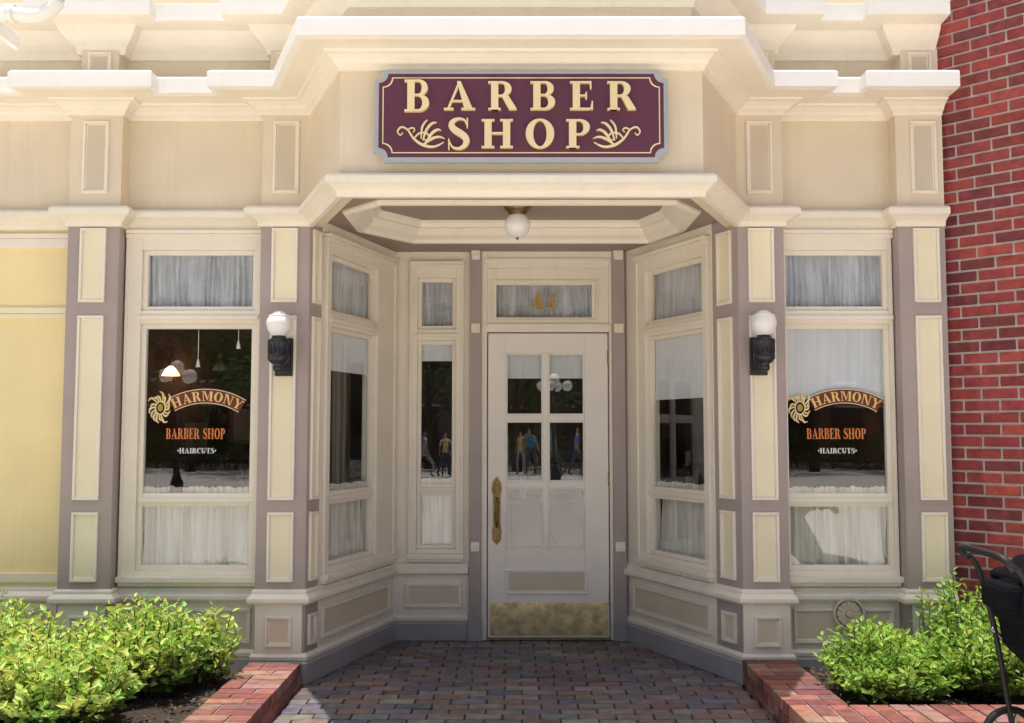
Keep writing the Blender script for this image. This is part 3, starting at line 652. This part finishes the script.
def planter(name,x0,x1,y0,y1,inner,seed):
    E=empty(name); rr=random.Random(seed)
    A=Asm('bricks',E); C=Asm('mortar_core',E)
    cs=[(.23,.080,.062),(.26,.10,.08),(.19,.066,.055),(.27,.155,.12),(.15,.07,.065)]
    w=.30
    xa,xb=(x0,x0+w) if inner=='L' else (x1-w,x1)
    def cap_y(xa,xb,ya,yb):
        y=ya
        while y<yb-.05:
            dz=rr.random()*.004; o=rr.random()*.004
            sp=rr.choice([xa+.2,xa+.1])
            A.box(xa-.008+o,sp-.005,y,y+.092,.085,.150+dz,M_BRICKA,vary(rr.choice(cs),.4,rr))
            A.box(sp+.005,xb+.008-o,y,y+.092,.085,.150+dz*.5,M_BRICKA,vary(rr.choice(cs),.4,rr)); y+=.103
    def cap_x(xa,xb,ya,yb):
        x=xa
        while x<xb-.05:
            dz=rr.random()*.004; sp=rr.choice([ya+.2,ya+.1])
            A.box(x,min(x+.092,xb),ya-.008,sp-.005,.085,.150+dz,M_BRICKA,vary(rr.choice(cs),.4,rr))
            A.box(x,min(x+.092,xb),sp+.005,yb+.008,.085,.150+dz*.5,M_BRICKA,vary(rr.choice(cs),.4,rr)); x+=.103
    cap_y(xa,xb,y0+.31,y1); cap_x(x0,x1,y0,y0+w)
    for k in (0,1):
        z0=-.03+k*.056+.002
        y=y0+.004-.1*k
        while y<y1:
            A.box(xa,xa+.09,max(y,y0),min(y+.2,y1),z0,z0+.048,M_BRICKA,vary(rr.choice(cs),.4,rr)); A.box(xb-.09,xb,max(y,y0),min(y+.2,y1),z0,z0+.048,M_BRICKA,vary(rr.choice(cs),.4,rr)); y+=.21
        x=x0-.1*k
        while x<x1:
            a=max(x,x0+.095 if inner=='L' else x0); b=min(x+.2,x1-.095 if inner!='L' else x1)
            if b-a>.02: A.box(a,b,y0+.002,y0+.09,z0,z0+.048,M_BRICKA,vary(rr.choice(cs),.4,rr))
            x+=.21
    A.done(.004)
    C.box(xa+.006,xb-.006,y0+.007,y1,-.05,.143,M_MORTD); C.box(x0+(.3 if inner=='L' else 0),x1-(.3 if inner!='L' else 0),y0+.008,y0+w-.008,-.05,.142,M_MORTD)
    C.done(0)
    sx0=x0+(w if inner=='L' else 0); sx1=x1-(0 if inner=='L' else w); nx,ny=60,40; v=[];f=[]
    for jj in range(ny+1):
        for i in range(nx+1):
            x=sx0+(sx1-sx0)*i/nx; y=y0+w+(y1-y0-w)*jj/ny
            v.append((x,y,.09+.012*math.sin(x*19+y*7)+.01*math.sin(y*31-x*13)+rr.random()*.012))
    for jj in range(ny):
        for i in range(nx): q=jj*(nx+1)+i; f.append((q,q+1,q+nx+2,q+nx+1))
    mkobj('soil',v,f,[M_SOIL],None,E,None,0,True)
    v=[];f=[];c=[]
    for i in range(1500):
        x=rr.uniform(sx0+.02,sx1-.02); y=rr.uniform(y0+w+.02,y1-.02); a=rr.random()*6.28; s=.008+.016*rr.random(); z=.115+rr.random()*.01
        k=len(v); ca,sa=math.cos(a)*s,math.sin(a)*s
        v+=[(x+ca,y+sa,z),(x-sa*.4,y+ca*.4,z+.005),(x-ca,y-sa,z+rr.random()*.01),(x+sa*.4,y-ca*.4,z)]; f.append((k,k+1,k+2,k+3))
        c+=[rr.choice([(.10,.06,.035),(.16,.10,.05),(.06,.04,.03),(.22,.17,.10)])]*4
    mkobj('mulch',v,f,[M_LEAF],None,E,None,0,False,False,c)
planter('brick_planter',-4.6,-1.29,4.35,6.25,'R',5)
planter('brick_planter',1.425,4.2,4.95,6.25,'L',6)
A=Asm('brick_pavement'); rr=random.Random(9)
cs=[(.14,.125,.135),(.115,.11,.125),(.155,.13,.13),(.17,.105,.095),(.095,.095,.11),(.18,.155,.15),(.14,.095,.09)]
y=4.32; row=0
while y<7.62:
    x=-1.29-(.105 if row%2 else 0)+rr.random()*.016
    while x<1.425:
        a=max(x,-1.285); b=min(x+.196+rr.random()*.004,1.42)
        if y>6.3:
            t=(y-6.3)/1.3; a=max(a,-1.285+.396*t-.0); b=min(b,1.436-.577*t)
        if b-a>.015:
            dz=rr.random()*.006
            A.box(a,b,y+rr.random()*.003,y+.090+rr.random()*.003,-.06,-.004+dz,M_PAVE,vary(rr.choice(cs),.4,rr))
        x+=.207
    y+=.102; row+=1
A.done(.006)
mkobj('ground',[(-300,-300,-.05),(300,-300,-.05),(300,300,-.05),(-300,300,-.05)],[(0,1,2,3)],[M_GROUT])
def plazamat():  # very pale slabs, toned to throw sunlight back at the facade
    m=bpy.data.materials.new('bounce_plaza_paving'); nt,out=nodes_of(m); N=nt.nodes; L=nt.links
    b=N.new('ShaderNodeBsdfPrincipled'); L.new(b.outputs[0],out.inputs[0]); b.inputs['Roughness'].default_value=.85
    g=N.new('ShaderNodeNewGeometry'); t=N.new('ShaderNodeTexBrick'); L.new(g.outputs['Position'],t.inputs['Vector'])
    t.inputs['Color1'].default_value=(.77,.72,.64,1); t.inputs['Color2'].default_value=(.72,.67,.60,1); t.inputs['Mortar'].default_value=(.45,.42,.38,1)
    t.inputs['Scale'].default_value=1; t.inputs['Mortar Size'].default_value=.008; t.inputs['Brick Width'].default_value=.6; t.inputs['Row Height'].default_value=.6; t.offset=0
    n=N.new('ShaderNodeTexNoise'); n.inputs['Scale'].default_value=2; n.inputs['Detail'].default_value=8; L.new(g.outputs['Position'],n.inputs['Vector'])
    mx=N.new('ShaderNodeMix'); mx.data_type='RGBA'; mx.blend_type='MULTIPLY'; mx.inputs[0].default_value=.1; L.new(t.outputs[0],mx.inputs[6]); L.new(n.outputs[0],mx.inputs[7]); L.new(mx.outputs[2],b.inputs['Base Color'])
    return m
M_PLAZA=plazamat()
A=Asm('bounce_plaza'); A.mesh([(-60,-30,-.03),(60,-30,-.03),(60,4.31,-.03),(-60,4.31,-.03)],[(0,1,2,3)],M_PLAZA)  # unseen ground in front, added pale as a bounce surface
A.mesh([(-60,4.31,-.03),(-1.3,4.31,-.03),(-1.3,6.5,-.03),(-60,6.5,-.03)],[(0,1,2,3)],M_PLAZA); A.mesh([(1.43,4.31,-.03),(60,4.31,-.03),(60,6.5,-.03),(1.43,6.5,-.03)],[(0,1,2,3)],M_PLAZA)
A.done(0)
# ------------------------------------------------ foliage
def leaves(name,P,D,S,C,mat,parent=None):
    n=len(P); P=np.array(P);D=np.array(D);S=np.array(S)[:,None];C=np.array(C)
    D/=np.linalg.norm(D,axis=1)[:,None]
    R=RNG.normal(size=(n,3)); s=np.cross(D,R); s/=np.linalg.norm(s,axis=1)[:,None]; nn=np.cross(s,D)
    nn*=np.sign(nn[:,2:3]+1e-6)
    v=np.empty((n,6,3)); 
    v[:,0]=P; v[:,1]=P+D*S*.35+s*S*.24+nn*S*.07; v[:,2]=P+D*S*.72+s*S*.17+nn*S*.03; v[:,3]=P+D*S-nn*S*.10; v[:,4]=P+D*S*.72-s*S*.17+nn*S*.03; v[:,5]=P+D*S*.35-s*S*.24+nn*S*.07
    k=np.arange(n)*6
    f=np.concatenate([np.stack([k,k+1,k+2,k+3],1),np.stack([k,k+3,k+4,k+5],1)]).tolist()
    return mkobj(name,v.reshape(-1,3).tolist(),f,[mat],None,parent,None,0,False,False,np.repeat(C,6,axis=0))
def bush(name,clumps,seed,bright,ls=1.0):
    rr=random.Random(seed); E=empty(name); P=[];D=[];S=[];C=[]; tv=[];tf=[]
    for (cx,cy,rx,ry,h,n) in clumps:
        for i in range(int(n)):
            a=rr.random()*6.283; r=math.sqrt(rr.random()); ux,uy=r*math.cos(a),r*math.sin(a)
            top=h*(.6+.4*math.sqrt(max(0,1-r*r)))*(.50+.75*rr.random())
            bx,by=cx+ux*rx*.5,cy+uy*ry*.5; ex,ey=cx+ux*rx*1.1+rr.gauss(0,.05),cy+uy*ry*1.1+rr.gauss(0,.05)
            b=Vector((bx,by,.10)); e=Vector((ex,ey,.10+top)); m=(b+e)/2+Vector((ux*.06,uy*.06,.05))
            q=len(tv)
            for p_,w in ((b,.004),(m,.003),(e,.0015)): tv+= [p_+Vector((w,0,0)),p_+Vector((-w*.5,w*.8,0)),p_+Vector((-w*.5,-w*.8,0))]
            for s0 in (0,3):
                for t in range(3): tf.append((q+s0+t,q+s0+(t+1)%3,q+s0+3+(t+1)%3,q+s0+3+t))
            nl=rr.randint(12,20)
            tone=rr.random()
            for j in range(nl):
                t=.2+.8*(j+rr.random())/nl
                p=(b*(1-t)**2+m*2*t*(1-t)+e*t*t)
                ang=j*2.4+rr.random(); up=.05+.7*t*t
                d=Vector((math.cos(ang),math.sin(ang),up+rr.gauss(0,.3)))
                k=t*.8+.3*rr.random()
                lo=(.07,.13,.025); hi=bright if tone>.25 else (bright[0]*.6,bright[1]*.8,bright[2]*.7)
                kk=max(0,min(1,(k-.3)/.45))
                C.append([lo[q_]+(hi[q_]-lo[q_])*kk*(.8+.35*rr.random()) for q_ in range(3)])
                P.append(tuple(p+d*.004)); D.append(tuple(d)); S.append(ls*(.036+.03*rr.random())*(1.1-.3*t))
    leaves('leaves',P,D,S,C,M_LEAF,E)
    mkobj('twigs',tv,tf,[M_BARK],None,E,None,0,False,False)
lime=(.58,.70,.16); green=(.38,.56,.09)
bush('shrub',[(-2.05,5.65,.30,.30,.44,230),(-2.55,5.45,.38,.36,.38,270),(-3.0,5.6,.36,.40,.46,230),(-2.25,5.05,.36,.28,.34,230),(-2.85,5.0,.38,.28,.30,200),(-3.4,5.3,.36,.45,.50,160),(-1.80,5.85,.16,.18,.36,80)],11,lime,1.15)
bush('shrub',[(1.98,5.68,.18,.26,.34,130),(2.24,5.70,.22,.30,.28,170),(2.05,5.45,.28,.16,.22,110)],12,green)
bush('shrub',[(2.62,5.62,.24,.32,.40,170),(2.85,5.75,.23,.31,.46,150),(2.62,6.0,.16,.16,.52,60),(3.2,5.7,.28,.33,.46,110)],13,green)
# ------------------------------------------------ stroller
E=empty('stroller'); ox,oy=2.17,4.62
for k,s in enumerate((-.22,.22)):
    tube('frame_rail_%d'%k,[(ox,oy+s,.97),(ox+.06,oy+s,.90),(ox+.13,oy+s,.60),(ox+.20,oy+s,.14)],.013,M_RUB,E)
    tube('front_leg_%d'%k,[(ox+.11,oy+s,.62),(ox+.35,oy+s,.40),(ox+.70,oy+s,.10)],.012,M_ALU,E)
    for w,(wx,r) in enumerate(((ox+.20,.14),(ox+.70,.09))):
        v=[];f=[]; n=28;m=8
        for i in range(n):
            a=i*2*math.pi/n
            for q in range(m):
                b=q*2*math.pi/m; rad=r-.018+.018*math.cos(b); v.append((wx+rad*math.cos(a),oy+s*1.12+.018*math.sin(b),r+rad*math.sin(a)-.03))
        for i in range(n):
            for q in range(m): f.append((i*m+q,i*m+(q+1)%m,((i+1)%n)*m+(q+1)%m,((i+1)%n)*m+q))
        mkobj('tyre_%d%d'%(k,w),v,f,[M_RUB],None,E,None,0,True)
        A=Asm('spokes_%d%d'%(k,w),E)
        for i in range(5):
            a=i*1.2566; c_,s__=math.cos(a),math.sin(a); rr_=r-.03
            A.poly([(wx-.006*s__,r-.03+.006*c_),(wx+.006*s__,r-.03-.006*c_),(wx+rr_*c_+.006*s__,r-.03+rr_*s__-.006*c_),(wx+rr_*c_-.006*s__,r-.03+rr_*s__+.006*c_)],oy+s*1.12-.008-.0005*i,oy+s*1.12+.008+.0005*i,M_ALU)
        A.done(0)
tube('handle_bar',[(ox+.01,oy-.22,.95),(ox-.03,oy-.2,1.0),(ox-.04,oy,1.01),(ox-.03,oy+.2,1.0),(ox+.01,oy+.22,.95)],.017,M_RUB,E)
A=Asm('seat',E)
A.poly([(ox+.09,.90),(ox+.16,.92),(ox+.34,.56),(ox+.68,.50),(ox+.68,.42),(ox+.28,.42),(ox+.14,.56)],oy-.19,oy+.19,M_FAB)
A.poly([(ox+.22,.20),(ox+.60,.20),(ox+.56,.36),(ox+.24,.38)],oy-.18,oy+.18,M_FAB)
A.poly([(ox+.66,.5),(ox+.70,.5),(ox+.74,.16),(ox+.70,.16)],oy-.15,oy+.15,M_FAB)
A.done(.02)
v=[];f=[];n=12;m=10
for i in range(n+1):
    a=math.radians(195-150*i/n)
    for q in range(m+1):
        t=q/m*2-1; h=1-abs(t)**3*.25
        v.append((ox+.31+.25*math.cos(a)*h,oy+.21*t,.76+.25*math.sin(a)*h*(1+.03*math.cos(i*3.14))))
for i in range(n):
    for q in range(m): k=i*(m+1)+q; f.append((k,k+1,k+m+2,k+m+1))
o=mkobj('canopy',v,f,[M_FAB],None,E,None,0,True); sm=o.modifiers.new('s','SOLIDIFY'); sm.thickness=.012
A=Asm('console_bag',E); A.box(ox+.02,ox+.10,oy-.14,oy+.14,.74,.87,M_FAB); A.done(.03)
A=Asm('hanging_blanket',E)
A.poly([(ox+.055,.90),(ox+.13,.91),(ox+.15,.74),(ox+.11,.70),(ox+.075,.73)],oy-.26,oy-.235,M_BLUE); A.done(.008)
lathe('cup',[(.03,0),(.036,.12),(.038,.125),(.01,.13)],M_PLAST,(ox+.135,oy-.28,.80),18,E)

# ------------------------------------------------ street side behind the camera (seen in reflections)
def tree(x,y,h,seed):
    rr=random.Random(seed); E=empty('street_tree')
    tube('trunk',[(x,y,-.05),(x+.05,y,h*.2),(x-.05,y+.05,h*.45),(x,y,h*.7)],.2,M_BARK,E,10,radii=[.24,.17,.13,.05])
    P=[];D=[];S=[];C=[]
    for i in range(9):
        a=i*2.4; l=h*.34*(.7+.5*rr.random()); e=Vector((x+l*math.cos(a),y+l*math.sin(a),h*(.42+.055*i)+rr.random()*.5))
        s=Vector((x,y,h*(.28+.04*i)))
        tube('limb_%d'%i,[s,(s+e)/2+Vector((0,0,.25)),e],.06,M_BARK,E,7,radii=[.08,.05,.02])
        for c in range(4):
            cc=e+Vector((rr.gauss(0,.7),rr.gauss(0,.7),rr.gauss(0,.6))); R=.55+.5*rr.random(); tone=.6+.7*rr.random()
            for k in range(75):
                d=Vector((rr.gauss(0,1),rr.gauss(0,1),rr.gauss(0,1))).normalized(); p=cc+d*R*(rr.random()**.4)
                P.append(tuple(p)); D.append((d.x,d.y,d.z*.5-.2)); S.append(.22+.15*rr.random()); g=tone*(.7+.5*rr.random()); C.append((.09*g,.15*g,.035*g))
    leaves('crown',P,D,S,C,M_LEAF,E)
for i,(x,y,h) in enumerate(((-13,-27.5,8.5),(-7.5,-25,6),(-3.6,-28,7),(.2,-25,6),(3.4,-28.5,7),(7,-25,6.5),(12,-27,7.5),(17,-28,9),(-19,-28,9))): tree(x,y,h,i+20)
def shopfront(x0,x1,y,h,c,seed):
    m=paint('facade_paint_%d'%seed,c,.7,.1); E=empty('town_building'); A=Asm('walls',E); A.box(x0,x1,y-8,y,0,h,m); A.box(x0-.2,x1+.2,y-.1,y+.35,h-.4,h,M_WHITE); A.box(x0,x1,y,y+.25,3.3,3.6,m)
    n=int((x1-x0)/2.4)
    for i in range(n):
        cx=x0+(i+.5)*(x1-x0)/n
        A.box(cx-.85,cx+.85,y,y+.06,.6,2.9,M_INTD); A.box(cx-.95,cx+.95,y,y+.12,2.9,3.05,M_WHITE); A.box(cx-.55,cx+.55,y,y+.06,4.3,6.1,M_INTD); A.box(cx-.65,cx+.65,y,y+.14,4.15,4.3,M_WHITE)
    A.done(0)
shopfront(-30,-12,-40,8,(.42,.2,.14),1); shopfront(-12,2,-41,9,(.36,.24,.17),2); shopfront(2,14,-40,7.5,(.22,.25,.27),3); shopfront(14,30,-41,8.5,(.45,.18,.12),4)
P=[];D=[];S_=[];C=[]
for i in range(9000):
    x=random.uniform(-22,22); d=Vector((random.gauss(0,1),random.gauss(0,1),random.gauss(0,1)))
    P.append((x,-29.5+random.uniform(-.5,.5),random.uniform(0,1.5))); D.append(tuple(d)); S_.append(.2); g=.6+.7*random.random(); C.append((.09*g,.15*g,.035*g))
leaves('hedge',P,D,S_,C,M_LEAF)
def slamp(x,y):
    E=empty('street_lamp')
    lathe('post',[(.16,-.04),(.16,.2),(.10,.35),(.06,.8),(.045,2.9),(.07,2.95),(.03,3.05)],M_BLACK,(x,y,0),16,E)
    for i in range(4):
        a=i*math.pi/2+.3; px,py=x+.42*math.cos(a),y+.42*math.sin(a)
        tube('arm_%d'%i,[(x,y,2.8),(x+.22*math.cos(a),y+.22*math.sin(a),2.7),(px,py,2.85)],.02,M_BLACK,E,8)
        lathe('globe_%d'%i,[(.06,0),(.13,.07),(.16,.17),(.13,.28),(.06,.33),(.005,.34)],M_GLOBE,(px,py,2.87),18,E)
    lathe('globe_top',[(.06,0),(.15,.09),(.19,.2),(.15,.33),(.06,.39),(.005,.4)],M_GLOBE,(x,y,3.05),18,E)
slamp(1.35,-17); slamp(-9,-14)
def person(x,y,rot,h,shirt,pants,skin,hair,step=.12,seed=0):
    m=bpy.data.materials.new('clothing_%d'%seed); nt,out=nodes_of(m); N=nt.nodes;L=nt.links
    b=N.new('ShaderNodeBsdfPrincipled'); L.new(b.outputs[0],out.inputs[0]); b.inputs['Roughness'].default_value=.8
    tc=N.new('ShaderNodeTexCoord'); sp=N.new('ShaderNodeSeparateXYZ'); L.new(tc.outputs['Object'],sp.inputs[0])
    mr=N.new('ShaderNodeMapRange'); mr.inputs[2].default_value=1.8; L.new(sp.outputs[2],mr.inputs[0])
    cr=N.new('ShaderNodeValToRGB'); cr.color_ramp.interpolation='CONSTANT'; el=cr.color_ramp.elements
    el[0].position=0; el[0].color=(.03,.03,.03,1); el[1].position=.05; el[1].color=(*pants,1)
    for p,c in ((.53,shirt),(.815,skin),(.93,hair)): e=el.new(p); e.color=(*c,1)
    L.new(mr.outputs[0],cr.inputs[0])
    ab=N.new('ShaderNodeMath'); ab.operation='ABSOLUTE'; L.new(sp.outputs[0],ab.inputs[0])
    g1=N.new('ShaderNodeMath'); g1.operation='GREATER_THAN'; g1.inputs[1].default_value=.205; L.new(ab.outputs[0],g1.inputs[0])
    g2=N.new('ShaderNodeMath'); g2.operation='LESS_THAN'; g2.inputs[1].default_value=1.2; L.new(sp.outputs[2],g2.inputs[0])
    mm=N.new('ShaderNodeMath'); mm.operation='MULTIPLY'; L.new(g1.outputs[0],mm.inputs[0]); L.new(g2.outputs[0],mm.inputs[1])
    mx=N.new('ShaderNodeMix'); mx.data_type='RGBA'; L.new(mm.outputs[0],mx.inputs[0]); L.new(cr.outputs[0],mx.inputs[6]); mx.inputs[7].default_value=(*skin,1); L.new(mx.outputs[2],b.inputs['Base Color'])
    J=[((0,0,.98),.13),((0,0,1.15),.125),((0,0,1.32),.14),((0,0,1.45),.10),((0,0,1.53),.05),((0,-.01,1.62),.085),((0,-.01,1.74),.075),
       ((.10,0,.92),.10),((.12,-step,.50),.065),((.12,-step*.6,.10),.042),((.12,-step*.6-.13,.05),.035),
       ((-.10,0,.92),.10),((-.12,step,.50),.065),((-.12,step*1.4,.12),.042),((-.12,step*1.4-.12,.05),.035),
       ((.19,0,1.42),.055),((.25,.03,1.15),.042),((.26,-.06,.92),.032),((.26,-.10,.82),.03),
       ((-.19,0,1.42),.055),((-.25,.0,1.15),.042),((-.26,-.12,.94),.032),((-.26,-.16,.85),.03)]
    Ed=[(0,1),(1,2),(2,3),(3,4),(4,5),(5,6),(0,7),(7,8),(8,9),(9,10),(0,11),(11,12),(12,13),(13,14),(3,15),(15,16),(16,17),(17,18),(3,19),(19,20),(20,21),(21,22)]
    me=bpy.data.meshes.new('person'); me.from_pydata([j[0] for j in J],Ed,[]); me.materials.append(m)
    o=bpy.data.objects.new('person',me); COL.objects.link(o); o.location=(x,y,-.03); o.rotation_euler=(0,0,rot); o.scale=(h/1.8,)*3
    sk=o.modifiers.new('skin','SKIN')
    for i,d in enumerate(me.skin_vertices[0].data): d.radius=(J[i][1],J[i][1]*.85); d.use_root=(i==0)
    sk.use_smooth_shade=True
    su=o.modifiers.new('sub','SUBSURF'); su.levels=1; su.render_levels=1
SK=(.45,.27,.19); pr_=random.Random(77)
shirts=[(.5,.5,.52),(.05,.25,.35),(.35,.05,.05),(.1,.12,.3),(.6,.55,.5),(.65,.2,.05),(.05,.3,.35),(.7,.7,.7),(.5,.1,.2),(.2,.2,.5),(.08,.08,.08),(.15,.4,.6),(.7,.6,.2)]
for i in range(34):
    x=-7+i*.44+pr_.uniform(-.35,.35); y=pr_.uniform(-24,-18)
    person(x,y,pr_.choice([1.57,4.71,.4,3.5])+pr_.uniform(-.5,.5),pr_.uniform(1.5,1.85),pr_.choice(shirts),pr_.choice([(.05,.07,.15),(.25,.2,.15),(.08,.08,.1),(.4,.4,.4)]),SK,(.04,.025,.015),pr_.uniform(.05,.3),i)

# ------------------------------------------------ light, world, camera
sd=Vector((-.06,-.052,1)).normalized()
w=bpy.data.worlds.new('World'); scene.world=w; w.use_nodes=True; nt=w.node_tree
bg=nt.nodes['Background']; sky=nt.nodes.new('ShaderNodeTexSky'); sky.sky_type='NISHITA'; sky.sun_disc=False
sky.sun_elevation=math.asin(sd.z); sky.sun_rotation=math.atan2(sd.x,sd.y); sky.air_density=1.0; sky.dust_density=6.0
nt.links.new(sky.outputs[0],bg.inputs[0]); bg.inputs[1].default_value=.15
l=bpy.data.lights.new('sun','SUN'); l.energy=5; l.angle=math.radians(.5); l.color=(1,.96,.90)
so=bpy.data.objects.new('sun',l); COL.objects.link(so); so.rotation_euler=(-sd).to_track_quat('-Z','Y').to_euler()
cam=bpy.data.cameras.new('camera'); cam.lens=35.16; cam.sensor_width=36; cam.clip_end=1000
co=bpy.data.objects.new('camera',cam); COL.objects.link(co); co.location=(0,0,1.55); co.rotation_euler=(math.radians(94.03),0,0)
scene.camera=co
scene.view_settings.view_transform='Standard'; scene.view_settings.look='None'; scene.view_settings.exposure=0
